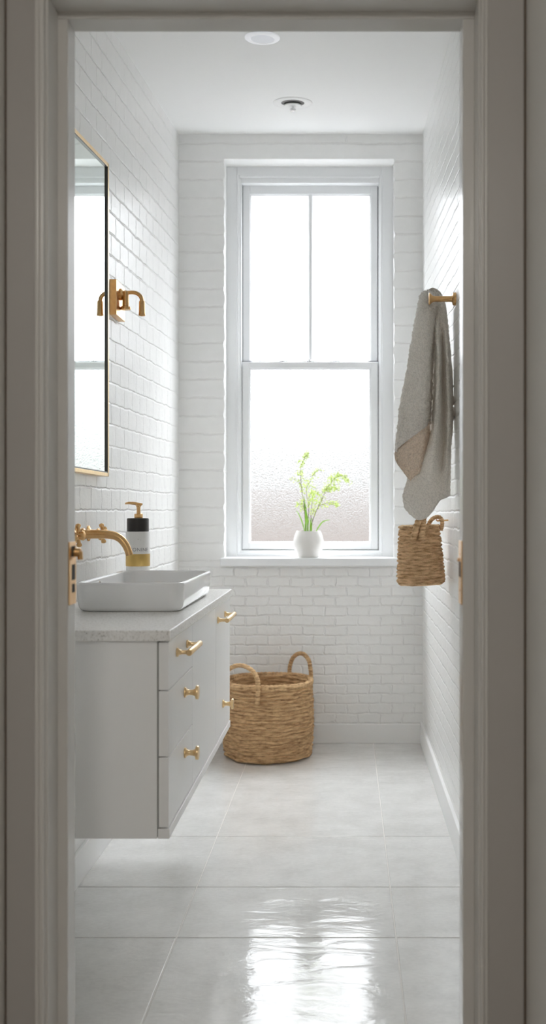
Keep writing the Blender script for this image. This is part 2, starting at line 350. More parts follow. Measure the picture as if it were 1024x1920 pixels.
arch('architrave_bead', XRB0-.004, XRB1+.003, ZR+.004, XRB0-.0125, XRB1+.0085, ZR+.0125, Y0-.014, Y0+.006, .004)
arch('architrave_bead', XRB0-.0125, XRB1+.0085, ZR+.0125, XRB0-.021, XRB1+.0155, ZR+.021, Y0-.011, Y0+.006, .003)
sm = MB(); sm.box((-.6025, Y0-.001, 0), (-.5975, Y0+.01, 2.3)); sm.box((.3115, Y0-.001, 0), (.3165, Y0+.01, 2.3)); sm.build('seam', M['gap'], door)
def strike(side):
    xf = XS0 if side < 0 else XS1; s = 1 if side < 0 else -1; ya, yb = Y1+.005, Y2-.001
    z0, z1 = (H-.171, H-.055) if side < 0 else (H-.170, H-.053)
    m = MB(); m.box((xf-s*.001, ya, z0), (xf+s*.0022, yb, z1)); m.build('strike_plate', M['brass'], door, bevel=.0008).parent = door
    q = bpy.context.view_layer; h = MB()
    if side < 0:
        h.box((xf+s*.0018, ya+.015, z0+.045), (xf+s*.0026, yb-.008, z0+.074)); h.box((xf+s*.0018, ya+.017, z0+.022), (xf+s*.0026, yb-.009, z0+.038)); h.box((xf+s*.0018, ya+.012, z0+.088), (xf+s*.0026, yb-.008, z0+.108))
        h.build('latch_slot', M['rubber'], door, bevel=.0003)
        k = MB(); k.tube([(xf, yb-.012, z1-.020), (xf+.014, yb-.012, z1-.020)], [.009, .008], 16); k.tube([(xf+.012, yb-.012, z1-.018), (xf+.013, yb-.012, z1-.034)], [.0055, .005], 14)
        k.build('latch_knob', M['brass'], door, smooth=40, bevel=.001)
    else:
        h.box((xf+s*.0018, ya+.008, z0+.050), (xf+s*.0026, yb-.008, z0+.078)); h.build('latch_slot', simple('brown slot', (.10, .045, .02), .6), door)
        k = MB(); k.box((xf, yb-.012, z0+.078), (xf-.005, yb-.001, z0+.084)); k.lathe([(.0026,0),(.0022,.001)], (xf-.0022, yb-.02, z0+.025), (-1,0,0), 12); k.lathe([(.0026,0),(.0022,.001)], (xf-.0022, yb-.02, z0+.092), (-1,0,0), 12)
        k.build('strike_lip', M['brass'], door, smooth=40)
strike(-1); strike(1)
# ------------------------------------------------------------------ window
win = empty('window_1', (X(581, YI), YI, Zh(1043, YI)), label='white double hung sash window with obscured lower pane', cat='window', kind='structure')
def frame(mb, px0, px1, py0, py1, qx0, qx1, qy0, qy1, Z, ya, yb):
    a0, a1, b1, b0 = X(px0,Z), X(px1,Z), Zh(py0,Z), Zh(py1,Z); c0, c1, d1, d0 = X(qx0,Z), X(qx1,Z), Zh(qy0,Z), Zh(qy1,Z)
    mb.box((a0,ya,b0),(c0,yb,b1)); mb.box((c1,ya,b0),(a1,yb,b1)); mb.box((c0,ya,d1),(c1,yb,b1)); mb.box((c0,ya,b0),(c1,yb,d0))
fr = MB(); frame(fr, 424, 738, 308, 1046, 445, 716, 329, 1036, YI, YI, YI+.14); fr.build('window_frame', M['window_paint'], win, bevel=.003)
fr = MB(); frame(fr, 444.5, 717, 328.5, 1037, 449, 712.5, 334, 1034.2, YI, YI-.006, YI+.02); fr.build('frame_moulding', M['window_paint'], win, bevel=.004, seg=3)
fr = MB(); frame(fr, 448.5, 713, 333.5, 1036, 452.6, 710.4, 343, 1031.8, YI, YI+.002, YI+.10); fr.build('staff_bead', M['window_paint'], win, bevel=.002)
ZU, ZL = 4.975, 4.945
fr = MB(); frame(fr, 450.5, 711, 676, 1033.5, 454.6, 708.2, 681, 1029.9, ZL, ZL+.012, ZL+.024); fr.build('sash_gap_shade', M['strip'], win)  # dark strips painted in for the shadow gaps round both sashes
fr = MB(); frame(fr, 453, 710, 343, 680, 456.1, 707.3, 347, 690, ZU, ZU+.010, ZU+.020); fr.build('sash_gap_shade', M['strip'], win)
def sash(px0, px1, py0, py1, qx0, qx1, qy0, qy1, Z, t=.034, nm='sash'):
    m = MB(); frame(m, px0, px1, py0, py1, qx0, qx1, qy0, qy1, Z, Z, Z+t); s = m.build(nm, M['window_paint'], win, bevel=.0025)
    m = MB(); e = 2.2; frame(m, qx0-.3, qx1+.3, qy0-.3, qy1+.3, qx0+e, qx1-e, qy0+e, qy1-e, Z, Z+.008, Z+.028); m.build('glazing_bead', M['window_paint'], win, bevel=.003)
    return s
sash(455.5, 708, 346.5, 690, 469, 695, 364, 678, ZU); sash(454, 709, 678.5, 1030.5, 467.5, 695, 690, 1018, ZL)
mm = MB(); mm.box((X(579.2,ZU), ZU+.004, Zh(680,ZU)), (X(585.2,ZU), ZU+.028, Zh(363,ZU))); mm.box((X(577.6,ZU), ZU+.012, Zh(680,ZU)), (X(586.8,ZU), ZU+.022, Zh(363,ZU))); mm.build('glazing_bar', M['window_paint'], win, bevel=.002)
pn = MB(); pn.add([(X(468,ZU),ZU+.017,Zh(682,ZU)),(X(583,ZU),ZU+.017,Zh(682,ZU)),(X(583,ZU),ZU+.017,Zh(362,ZU)),(X(468,ZU),ZU+.017,Zh(362,ZU))],[(0,1,2,3)]); pn.build('pane', M['pane_upper'], win)['label'] = 'clear left upper pane'
pn = MB(); pn.add([(X(583,ZU),ZU+.017,Zh(682,ZU)),(X(696,ZU),ZU+.017,Zh(682,ZU)),(X(696,ZU),ZU+.017,Zh(362,ZU)),(X(583,ZU),ZU+.017,Zh(362,ZU))],[(0,1,2,3)]); pn.build('pane', M['pane_upper'], win)['label'] = 'clear right upper pane'
pn = MB(); pn.add([(X(466,ZL),ZL+.018,Zh(1020,ZL)),(X(696,ZL),ZL+.018,Zh(1020,ZL)),(X(696,ZL),ZL+.018,Zh(688,ZL)),(X(466,ZL),ZL+.018,Zh(688,ZL))],[(0,1,2,3)]); pn.build('pane', M['pane_lower'], win)['label'] = 'obscured dimpled lower pane'
for px in (531, 583, 632):
    x = X(px, ZL); z = Zh(678.5, ZL); k = MB()
    k.box((x-.014, ZL+.004, z), (x+.014, ZL+.024, z+.003)); k.lathe([(.006,0),(.006,.006),(.003,.009),(0,.009)], (x+.002, ZL+.014, z+.002), (0,0,1), 14)
    k.tube([(x+.002, ZL+.014, z+.008), (x-.012, ZL+.008, z+.011), (x-.018, ZL+.006, z+.009)], [.003, .0028, .004], 8)
    k.build('sash_fastener', M['chrome'], win, smooth=40)
sl = MB(); YS = 4.765; sl.box((X(412.5,YS), YS, Zh(1062,YS)), (X(747,YS), YI+.02, Zh(1046.5,YS)))
struct(sl.build('trim_1', M['window_paint'], bevel=.004), 'white window sill board under the sash window', 'window sill')
SZ = Zh(1046.5, YS)
# yard seen blurred through the obscured pane
struct(MB().box((-8, 5.2, -.6), (8, 16, -.5)).build('ground', M['yard']), 'paving outside the window', 'ground')
struct(MB().box((-6, 9.0, -.5), (6, 9.25, 1.30)).build('wall_garden', M['garden_wall']), 'garden wall outside the window', 'wall')
struct(MB().box((-7, 11.5, -.5), (7, 11.8, 1.78)).build('wall_screen', M['hedge']), 'grey garden screen beyond the garden wall', 'wall')
struct(MB().box((-9, 14.0, -.5), (9, 14.3, 2.35)).build('wall_yard', M['yard_wall']), 'pale far yard wall outside the window', 'wall')
# ------------------------------------------------------------------ vanity
FX = -.400
Ya, Yb = 2.275, 3.47; ZT = .811; ZBt = .366
van = empty('vanity_cabinet', ((XL+FX)/2, (Ya+Yb)/2, ZBt), label='wall-hung white vanity cabinet with brass pulls below the basin', cat='vanity cabinet')
m = MB(); m.box((XL, Ya, ZBt), (FX-.026, Yb, ZT)); m.build('body', M['cabinet'], van, bevel=.0015)
m = MB(); m.box((FX-.0265, Ya+.003, ZBt+.004), (FX-.022, Yb-.003, ZT)); m.build('face_gap', M['shadow_gap'], van)  # darkened sheet behind the fronts stands for shade in the gaps
m = MB(); m.box((FX-.024, Ya, ZBt), (FX+.002, Yb, .388)); m.build('bottom_rail', M['cabinet'], van, bevel=.0015)
def pull(par, ya, yb, z):
    m = MB(); xb = FX+.0005; xo = FX+.031; ov = .012
    for y in (ya, yb): m.lathe([(.0105,0),(.0105,.003),(.0065,.006),(.0048,.012),(.0048,.022),(.0065,.030),(.0065,.034)], (xb, y, z), (1,0,0), 20)
    m.tube([(xo, ya-ov, z), (xo, ya-ov+.002, z), (xo, yb+ov-.002, z), (xo, yb+ov, z)], [.0062, .0076, .0076, .0062], 18)
    return m.build('pull_handle', M['brass_pale'], par, smooth=45)
def knob(par, y, z):
    m = MB(); m.lathe([(.0125,0),(.0125,.003),(.008,.006),(.0062,.011),(.0068,.020),(.010,.026),(.0165,.028),(.0175,.0315),(.0165,.0345),(0,.036)], (FX+.0005, y, z), (1,0,0), 28)
    return m.build('knob', M['brass_pale'], par, smooth=45)
g = .0012; Yc, Yd = 2.63, 3.10
def front(nm, y0, y1, z0, z1): return MB().box((FX-.022, y0+g, z0+g), (FX, y1-g, z1-g)).build(nm, M['cabinet'], van, bevel=.0012)
d1 = front('drawer', Ya, Yc, .6985, .8085); d2 = front('drawer', Ya, Yc, .549, .6985); d3 = front('drawer', Ya, Yc, .390, .549)
dr = front('door', Yc, Yd, .390, .8085); dr2 = front('door', Yd, Yb, .390, .8085)
pull(d1, 2.385, 2.535, .770); knob(d2, 2.50, .655); knob(d3, 2.50, .506); pull(dr2, 3.14, 3.32, .765); knob(dr2, 3.27, .481)
ct = MB().box((XL, 2.262, ZT), (FX+.006, 3.485, .8355)).build('countertop', M['stone'], bevel=.0025)
tag(ct, 'pale speckled stone countertop on the white vanity', 'countertop')
CT = .8355
# basin: rounded rectangle shell
def rrect(x0, x1, y0, y1, r, n=10):
    out = []
    for cx, cy, a0 in ((x1-r, y1-r, 0), (x0+r, y1-r, 90), (x0+r, y0+r, 180), (x1-r, y0+r, 270)):
        for k in range(n+1):
            a = R(a0+90*k/n); out.append((cx+r*math.cos(a), cy+r*math.sin(a)))
    return out
bx0, bx1, by0, by1 = -.722, -.432, 2.672, 3.255; BH = .0775
b = MB(); rings = []
def ring(off, z, r): rings.append([(x, y, z) for x, y in rrect(bx0+off, bx1-off, by0+off, by1-off, max(r, .004))])
ring(.030, CT, .03); ring(.018, CT+.0003, .03); ring(.010, CT+.004, .034); ring(.0055, CT+.012, .036); ring(.002, CT+.035, .037); ring(0, CT+BH-.006, .038); ring(.0008, CT+BH-.002, .038); ring(.003, CT+BH, .036)
ring(.0085, CT+BH, .031); ring(.0108, CT+BH-.002, .029); ring(.0118, CT+BH-.007, .029); ring(.015, CT+.035, .030); ring(.021, CT+.020, .034); ring(.034, CT+.013, .04); ring(.08, CT+.011, .05); ring(.125, CT+.009, .018)
n = len(rings[0]); vs = [p for r_ in rings for p in r_]; fs = []
for i in range(len(rings)-1):
    for k in range(n): k2 = (k+1) % n; fs.append((i*n+k, i*n+k2, (i+1)*n+k2, (i+1)*n+k))
fs.append(tuple(reversed(range(n)))); fs.append(tuple((len(rings)-1)*n+k for k in range(n))); b.add(vs, fs)
bas = b.build('basin', M['ceramic'], smooth=60, origin=((bx0+bx1)/2, (by0+by1)/2, CT)); tag(bas, 'rectangular white ceramic vessel basin on the stone countertop', 'basin')
m = MB(); m.lathe([(.0065,0),(.0065,.0025),(.0045,.0030)], (bx0+.0135, 2.905, CT+.060), (1,0,0), 20); m.build('overflow_ring', M['chrome'], bas, smooth=40)
m = MB(); m.lathe([(.0042,0),(.0040,.0034)], (bx0+.0135, 2.905, CT+.060), (1,0,0), 20); m.build('overflow_hole', M['rubber'], bas)
m = MB(); m.lathe([(.022,0),(.022,.002),(.019,.004),(0,.005)], ((bx0+bx1)/2, (by0+by1)/2, CT+.010), (0,0,1), 28); m.build('drain', M['brass'], bas, smooth=40)
# wall mounted faucet
fz = 1.034; fy = 3.0
fau = empty('wall_faucet', (XL, fy, fz), label='brass wall-mounted faucet with curved spout over the basin', cat='faucet')
m = MB(); m.lathe([(.026,0),(.026,.005),(.018,.009),(.014,.011)], (XL, fy, fz), (1,0,0), 28); m.build('flange', M['brass'], fau, smooth=40)
sp = [(XL+.008, fy, fz), (XL+.03, fy, fz), (XL+.07, fy, fz), (XL+.095, fy, fz-.001), (XL+.115, fy, fz-.005), (XL+.132, fy, fz-.015), (XL+.145, fy, fz-.031), (XL+.153, fy, fz-.048), (XL+.157, fy, fz-.062)]
m = MB(); cp = crom(sp, 6); m.tube(cp, [.0135-.0025*min(1, i/len(cp)*1.2) for i in range(len(cp))], 24); m.lathe([(.0175,0),(.0185,.003),(.0185,.008),(.0150,.012)], (XL+.014, fy, fz), (1,0,0), 24)
m.build('spout', M['brass'], fau, smooth=50)
def cross(y, dx):
    m = MB(); m.lathe([(.024,0),(.024,.004),(.015,.008),(.012,.012),(.012,.026),(.016,.030),(.016,.034),(.009,.038),(.009,.050),(.012,.052),(.012,.060),(.006,.064),(0,.064)], (XL, y, fz), (1,0,0), 24)
    for k in range(4):
        a = R(90*k+dx); d = Vector((0, math.cos(a), math.sin(a))); c = Vector((XL+.045, y, fz))
        m.tube([c+d*.004, c+d*.012, c+d*.021, c+d*.026, c+d*.031, c+d*.034], [.0045, .0040, .0045, .0075, .0075, .003], 14)
    return m.build('cross_handle', M['brass'], fau, smooth=50)
cross(2.855, 12); cross(3.135, 28)
# soap dispenser
sx, sy = X(258.7, 3.385), 3.385; q = F/3.385
def hz(py): return H-(py-960)/q
soap = empty('soap_dispenser', (sx, sy, CT), label='white soap dispenser with black collar and gold band beside the basin', cat='soap dispenser')
r = .0395
m = MB(); m.lathe([(r-.003,CT),(r,CT+.003),(r,hz(998)),(r-.002,hz(996.5)),(0,hz(996.4))], (sx, sy, 0), n=56); m.build('bottle_body', M['bottle'], soap, smooth=40)
m = MB(); m.lathe([(r+.0002,hz(1061)),(r+.0006,hz(1060.5)),(r+.0006,hz(1038.3)),(r+.0002,hz(1038))], (sx, sy, 0), n=56); m.build('gold_band', M['gold_label'], soap, smooth=40)
m = MB(); rc = .0362; m.lathe([(rc-.001,hz(997)),(rc,hz(996)),(rc,hz(973.5)),(rc-.002,hz(971.6)),(.012,hz(971.2)),(0,hz(971.2))], (sx, sy, 0), n=56); m.build('black_collar', M['black_cap'], soap, smooth=40)
m = MB(); zt0 = hz(971.5)
m.lathe([(.0135,zt0),(.0140,zt0+.002),(.0140,zt0+.013),(.0128,zt0+.0145),(.0065,zt0+.015),(.0062,zt0+.036),(.0085,zt0+.040),(.0105,zt0+.043),(.0105,zt0+.046),(0,zt0+.047)], (sx+.002, sy, 0), n=28)
hx = sx+.002; m.tube([(hx+.013,sy,zt0+.0465),(hx,sy,zt0+.0475),(hx-.016,sy-.001,zt0+.0495),(hx-.032,sy-.002,zt0+.0505),(hx-.044,sy-.003,zt0+.0485)], [.003,.0042,.0052,.0045,.0028], 14)
m.build('pump', M['brass'], soap, smooth=50)
def curved_text(s, size, z, r, a0, par, name, mat):
    cu = bpy.data.curves.new(name, 'FONT'); cu.body = s; cu.size = size; cu.align_x = 'CENTER'; cu.extrude = .0002; cu.space_character = 1.1
    to = bpy.data.objects.new(name+'_tmp', cu); COL.objects.link(to); dg = bpy.context.evaluated_depsgraph_get(); me = bpy.data.meshes.new_from_object(to.evaluated_get(dg)); bpy.data.objects.remove(to)
    bm = bmesh.new(); bm.from_mesh(me); bmesh.ops.subdivide_edges(bm, edges=[e for e in bm.edges if e.calc_length() > .003], cuts=2)
    for v in bm.verts:
        a = a0 + v.co.x/r; rr = r + .0003 + v.co.z
        v.co = Vector((rr*math.sin(a), -rr*math.cos(a), v.co.y+z))
    bm.to_mesh(me); bm.free(); me.materials.clear(); me.materials.append(mat)
    o = bpy.data.objects.new(name, me); COL.objects.link(o); o.parent = par; return o
curved_text('TONINE', .0165, hz(1033)-CT, r, .30, soap, 'lettering', M['ink'])
curved_text('~ .', .010, hz(1012)-CT, r, .30, soap, 'lettering', M['ink'])
# ------------------------------------------------------------------ mirror
mf, mn = 3.283, 2.655; mx = XL+.030
def mtop(y): return Zh(307.5, mf) - (mf-y)*.097
mz0 = Zh(893.5, mf)
mir = empty('wall_mirror', (XL, (mf+mn)/2, mz0), label='tall frameless-looking mirror with thin brass edge on the left brick wall', cat='mirror')
mir['label'] = 'tall mirror with a thin brass frame on the left brick wall'
def slab(mb, x0, x1, ya, yb, za0, zb0, za1, zb1):
    mb.add([(x0,ya,za0),(x1,ya,za0),(x1,yb,zb0),(x0,yb,zb0),(x0,ya,za1),(x1,ya,za1),(x1,yb,zb1),(x0,yb,zb1)], [(3,2,1,0),(4,5,6,7),(0,1,5,4),(1,2,6,5),(2,3,7,6),(3,0,4,7)])
e = .011
m = MB(); slab(m, XL, mx-.006, mn+e*.5, mf-e*.5, mz0+e*.5, mz0+e*.5, mtop(mn)-e*.5, mtop(mf)-e*.5); m.build('mirror_glass', M['mirror'], mir)
m = MB(); slab(m, XL, mx, mn, mf, mz0, mz0, mz0+e, mz0+e); slab(m, XL, mx, mn, mf, mtop(mn)-e, mtop(mf)-e, mtop(mn), mtop(mf)); slab(m, XL, mx, mn, mn+e, mz0, mz0, mtop(mn), mtop(mn+e)); slab(m, XL, mx, mf-e, mf, mz0, mz0, mtop(mf-e), mtop(mf))
m.build('mirror_frame', M['brass_pale'], mir, bevel=.0006)
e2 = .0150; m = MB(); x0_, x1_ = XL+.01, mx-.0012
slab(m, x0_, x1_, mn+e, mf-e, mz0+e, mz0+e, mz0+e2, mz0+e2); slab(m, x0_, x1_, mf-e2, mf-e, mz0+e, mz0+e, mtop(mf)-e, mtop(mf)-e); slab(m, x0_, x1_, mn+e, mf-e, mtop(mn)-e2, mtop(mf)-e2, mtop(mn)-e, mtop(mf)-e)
m.build('frame_shade_strip', M['fitting_dark'], mir)  # dark strip added for the shade on the frame's inner side
# ------------------------------------------------------------------ sconce
sc = empty('wall_sconce', (XL, 3.485, 1.82), label='brass wall sconce with a downward hooked arm beside the mirror', cat='wall light')
m = MB(); m.box((XL, 3.418, 1.766), (XL+.023, 3.552, 1.886)); m.build('back_plate', M['brass'], sc, bevel=.0018)
zc = 1.852; yc = 3.485
m = MB(); m.lathe([(.020,0),(.020,.004),(.012,.009),(.009,.012)], (XL+.023, yc, zc-.004), (1,0,0), 24)
m.lathe([(.0,zc-.058),(.0165,zc-.056),(.0175,zc-.052),(.0165,zc-.047),(.0110,zc-.044),(.0105,zc-.010),(.0115,zc+.004),(.006,zc+.009),(0,zc+.009)], (XL+.040, yc, 0), n=26); m.build('lamp_holder', M['brass'], sc, smooth=45)
ap = crom([(XL+.025,yc,zc),(XL+.045,yc,zc+.002),(XL+.066,yc,zc+.003),(XL+.082,yc,zc-.002),(XL+.093,yc,zc-.014),(XL+.096,yc,zc-.030)], 6)
m = MB(); m.tube(ap, .0068, 16); m.build('arm', M['brass'], sc, smooth=50)
m = MB(); m.lathe([(.0085,0),(.0100,-.003),(.0105,-.040),(.0120,-.050),(.0105,-.051),(.009,-.045),(0,-.045)], (XL+.096, yc, zc-.026), n=22); m.build('arm_socket', M['brass'], sc, smooth=45)
# ------------------------------------------------------------------ ceiling fittings
sl_ = math.atan(.1104)
nrm = Vector((0, math.sin(sl_), -math.cos(sl_)))
def fitting(x, Y): return Vector((x, Y, hc(Y)))
p = fitting(X(492, 3.534), 3.534)
cl = empty('ceiling_light', p, label='round white flat ceiling light nearest the doorway', cat='ceiling light')
m = MB(); m.lathe([(.061,0),(.061,.003),(.057,.006),(.043,.007),(.041,.005)], p, nrm, 48); m.build('light_rim', M['lamp_disc'], cl, smooth=40)
m = MB(); m.lathe([(.041,.004),(.041,.0062),(0,.0068)], p, nrm, 40); m.build('diffuser', m_lamp('lit centre', (.90, .93, 1), .06), cl, smooth=40)
p = fitting(X(549, 4.31), 4.31)
cf = empty('ceiling_vent', p, label='round recessed ceiling fitting with grey ring and small chrome nozzle near the window', cat='ceiling fitting')
m = MB(); m.lathe([(.084,0),(.084,.003),(.080,.0055),(.062,.004),(.050,.002),(.048,.0015)], p, nrm, 48); m.build('ring', M['trim'], cf, smooth=40)
m = MB(); m.lathe([(.050,.0016),(.047,.0028),(0,.0030)], p, nrm, 40); m.build('recess', M['fitting_dark'], cf, smooth=40)
m = MB(); m.lathe([(.049,.003),(.051,.020),(.049,.022),(0,.024)], p+Vector((0,-.012,0))*0, nrm, 40); 
dd = MB(); vs = []
dd.lathe([(.037,.004),(.038,.007),(.036,.009),(0,.010)], p+Vector((0,.014,-.001)), nrm, 40); dd.build('reflector_dish', M['trim'], cf, smooth=40)
m = MB(); m.lathe([(.004,0),(.004,.016),(.011,.018),(.013,.022),(.009,.028),(0,.030)], p+Vector((0,.012,-.002)), nrm, 20); m.build('nozzle', M['chrome'], cf, smooth=40)
# ------------------------------------------------------------------ coiled baskets
def coil_basket(mb, prof, ncoil, amp, nth, twist, thick, seed):
    # prof(t)->(radius, z, xshift) for t 0..1, outer wall made of stacked coils with rope strands
    rg = np.random.default_rng(seed); per = 8; nv = ncoil*per+1; vs = []; fs = []
    ph = rg.random(ncoil+1)*6.28; wob = rg.random((ncoil+1, 3))*6.28
    for i in range(nv):
        t = i/(nv-1); c = min(int(t*ncoil), ncoil-1); u = t*ncoil - c
        r0, z0, xs = prof(t); bulge = max(0, math.sin(math.pi*min(1, max(0, u))))**.75
        for k in range(nth):
            a = 2*math.pi*k/nth
            st = abs(math.sin(a*twist/2 + u*1.5 + ph[c]))
            irr = .5+.5*math.sin(3*a+wob[c,0])*math.sin(5*a+wob[c,1])
            rr = r0 - amp + amp*bulge*(.62+.38*st)+amp*.22*irr*bulge + amp*.12*math.sin(17*a+wob[c,2])
            zz = z0 + amp*.30*math.sin(4*a+wob[c,1])*bulge + amp*.25*math.sin(9*a+wob[c,0])*(0 if i in (0, nv-1) else 1)
            vs.append((rr*math.cos(a)+xs, rr*math.sin(a), zz))
    # inside
    ni = ncoil*4+1
    for i in range(ni):
        t = 1-i/(ni-1)*.97; r0, z0, xs = prof(t); u = (t*ncoil) % 1; bl = math.sqrt(max(0, 1-(2*u-1)**2))
        for k in range(nth):
            a = 2*math.pi*k/nth; rr = r0 - amp - thick - amp*.5*bl; vs.append((rr*math.cos(a)+xs, rr*math.sin(a), z0-(.0 if i else .001)))
    tot = nv+ni
    for i in range(tot-1):
        for k in range(nth):
            k2 = (k+1) % nth; fs.append((i*nth+k, i*nth+k2, (i+1)*nth+k2, (i+1)*nth+k))
    fs.append(tuple(reversed(range(nth)))); fs.append(tuple((tot-1)*nth+k for k in range(nth)))
    mb.add(vs, fs)
def wrapped_tube(mb, pts, r, rings, n=16):
    cp = crom(pts, 24); m = len(cp)
    rs = [r*(.86+.20*abs(math.sin(math.pi*rings*i/(m-1)))) for i in range(m)]; mb.tube(cp, rs, n)
bR, bC = .208, Vector((X(503, 4.585), 4.585, 0)); bH = .348
bask = empty('laundry_basket', bC, label='large round seagrass basket with two handles on the floor', cat='basket')
def bprof(t):
    r_ = bR*(.955+.045*math.sin(math.pi*min(1, t*1.0)) + .0*t); 
    if t < .05: r_ *= 1-.05*(1-t/.05)**2
    return (r_, .004+t*(bH-.018), 0)
m = MB(); coil_basket(m, bprof, 19, .0105, 420, 150, .010, 3); o = m.build('woven_body', M['seagrass'], bask, smooth=180); o.location = (0,0,0)
# rim roll wrapped with rope
m = MB(); rp = []; nn = 900; rr0 = bR*.955-.006
for i in range(nn+1):
    a = 2*math.pi*i/nn; rp.append((rr0*math.cos(a), rr0*math.sin(a), bH-.013+.0015*math.sin(3*a)))
m.tube(rp, [.0125*(.86+.2*abs(math.sin(math.pi*64*i/nn))) for i in range(nn+1)], 16, cap=False); o = m.build('rim', M['seagrass'], bask, smooth=180); o.location = (0,0,0)
def bhandle(ang0, ang1, hgt, lean, tilt=0):
    m = MB(); a0, a1 = R(ang0), R(ang1); rr = bR+.002; pts = []
    A = Vector((rr*math.cos(a0), rr*math.sin(a0), 0)); B = Vector((rr*math.cos(a1), rr*math.sin(a1), 0)); mid = (A+B)/2; out = mid.normalized(); half = (B-A)/2
    for s_, zz in ((-1,-.075),(-1.02,-.035),(-1.03,.01),(-.98,.045),(-.80,.085),(-.42,.113),(0,.122),(.42,.113),(.80,.085),(.98,.045),(1.03,.01),(1.02,-.035),(1,-.075)):
        q_ = mid + half*s_ + out*(lean*max(0, zz)/.12); zf = hgt/.122 if zz > 0 else 1
        if zz <= .012: q_ = (mid+half*s_*1.0); q_ = q_.normalized()*(rr+.004) if True else q_
        pts.append((q_.x, q_.y, bH+zz*zf-.004))
    wrapped_tube(m, pts, .0098, 30); o = m.build('handle', M['seagrass'], bask, smooth=180); o.location = (0,0,0)
bhandle(28, 66, .095, .01); bhandle(-98, -150, .085, .0)
# small hanging basket
hC = P(787, 984, 3.60); q = F/3.60
hb = empty('hanging_basket', hC, label='small woven seagrass basket hanging on the right wall below the towel', cat='basket')
hb.rotation_euler = (0, R(-2.0), 0)
hH = (1096-984)/q
def hprof(t):
    r_ = (.0885 - .0155*t); 
    if t < .08: r_ -= .010*(1-t/.08)**2
    return (r_, -hH + t*hH, -.002)
m = MB(); coil_basket(m, hprof, 16, .0075, 300, 76, .004, 9); o = m.build('woven_body', M['seagrass_small'], hb, smooth=180); o.location = (0,0,0)
def hh(pts, r_): 
    m = MB(); wrapped_tube(m, pts, r_, 16); o = m.build('handle', M['seagrass_small'], hb, smooth=180); o.location = (0,0,0)
hh([(-.028,-.072,-.052),(-.024,-.078,-.030),(-.016,-.079,-.002),(-.006,-.074,.018),(.003,-.064,.031),(.009,-.058,.028),(.008,-.064,.010),(.004,-.076,-.016),(.001,-.078,-.036),(0,-.075,-.052)], .0115)
hh([(.030,.020,-.010),(.038,.022,.008),(.052,.020,.022),(.070,.014,.025),(.080,.008,.014),(.080,.004,-.004),(.074,.000,-.022)], .0075)
m = MB(); m.tube([(XR-hC.x, .016, .016), (.085, .016, .015), (.064, .018, .014), (.060, .018, .019)], [.003,.003,.003,.0025], 10)
hk = m.build('wall_hook', M['brass'], None, smooth=45); hk.location = hC; tag(hk, 'small brass wall hook behind the handle of the little hanging basket', 'hook')
# ------------------------------------------------------------------ towel peg
pY = 3.372; q = F/pY; pz = Zh(560.5, pY); plen = XR - X(804, pY)
pg = empty('towel_peg', (XR, pY, pz), label='brass wall peg holding the beige towel', cat='towel peg')
m = MB(); m.lathe([(.0215,0),(.0215,.006),(.0195,.0095),(.0120,.011),(.0095,.014),(.0095,plen-.018),(.0115,plen-.012),(.0195,plen-.004),(.0200,plen-.001),(.0185,plen)], (XR, pY, pz), (-1,0,0), 36); m.build('peg', M['brass'], pg, smooth=40)
# ------------------------------------------------------------------ towel
def net(mb, rowsn, nu, nv, mi, thick=.006, seed=1):
    # rowsn: list of rows, each a list of (px, py, Z)
    rows3 = [[np.array(P(c[0], c[1], c[2]+(.030 if c[1] < 602 else .012 if c[1] < 660 else 0))) for c in r_] for r_ in rowsn]
    rr = [crom(r_, nu) for r_ in rows3]; colsn = len(rr[0]); grid = []
    for c in range(colsn): grid.append(crom([r_[c] for r_ in rr], nv))
    G = np.array(grid).transpose(1, 0, 2); nr, nc, _ = G.shape
    du = np.gradient(G, axis=1); dv = np.gradient(G, axis=0); nn = np.cross(du, dv); nn /= (np.linalg.norm(nn, axis=2, keepdims=True)+1e-9)
    rg = np.random.default_rng(seed); ns = rg.normal(0, 1, (nr, nc)); ns = (ns + np.roll(ns,1,0)+np.roll(ns,1,1))/1.7
    A = G + nn*(thick/2) + nn*(ns[:, :, None]*.0017); Bk = G - nn*(thick/2) + nn*(np.roll(ns, 3, 0)[:, :, None]*.0010)
    vs = list(A.reshape(-1, 3)) + list(Bk.reshape(-1, 3)); fs = []; o = nr*nc
    for i in range(nr-1):
        for j in range(nc-1):
            a = i*nc+j; fs.append((a, a+1, a+nc+1, a+nc)); fs.append((o+a, o+a+nc, o+a+nc+1, o+a+1))
    for j in range(nc-1):
        fs.append((j, o+j, o+j+1, j+1)); a = (nr-1)*nc+j; fs.append((a, a+1, o+a+1, o+a))
    for i in range(nr-1):
        a = i*nc; fs.append((a, a+nc, o+a+nc, o+a)); a = i*nc+nc-1; fs.append((a, o+a, o+a+nc, a+nc))
    mb.add(vs, fs, mi)
tw = MB()
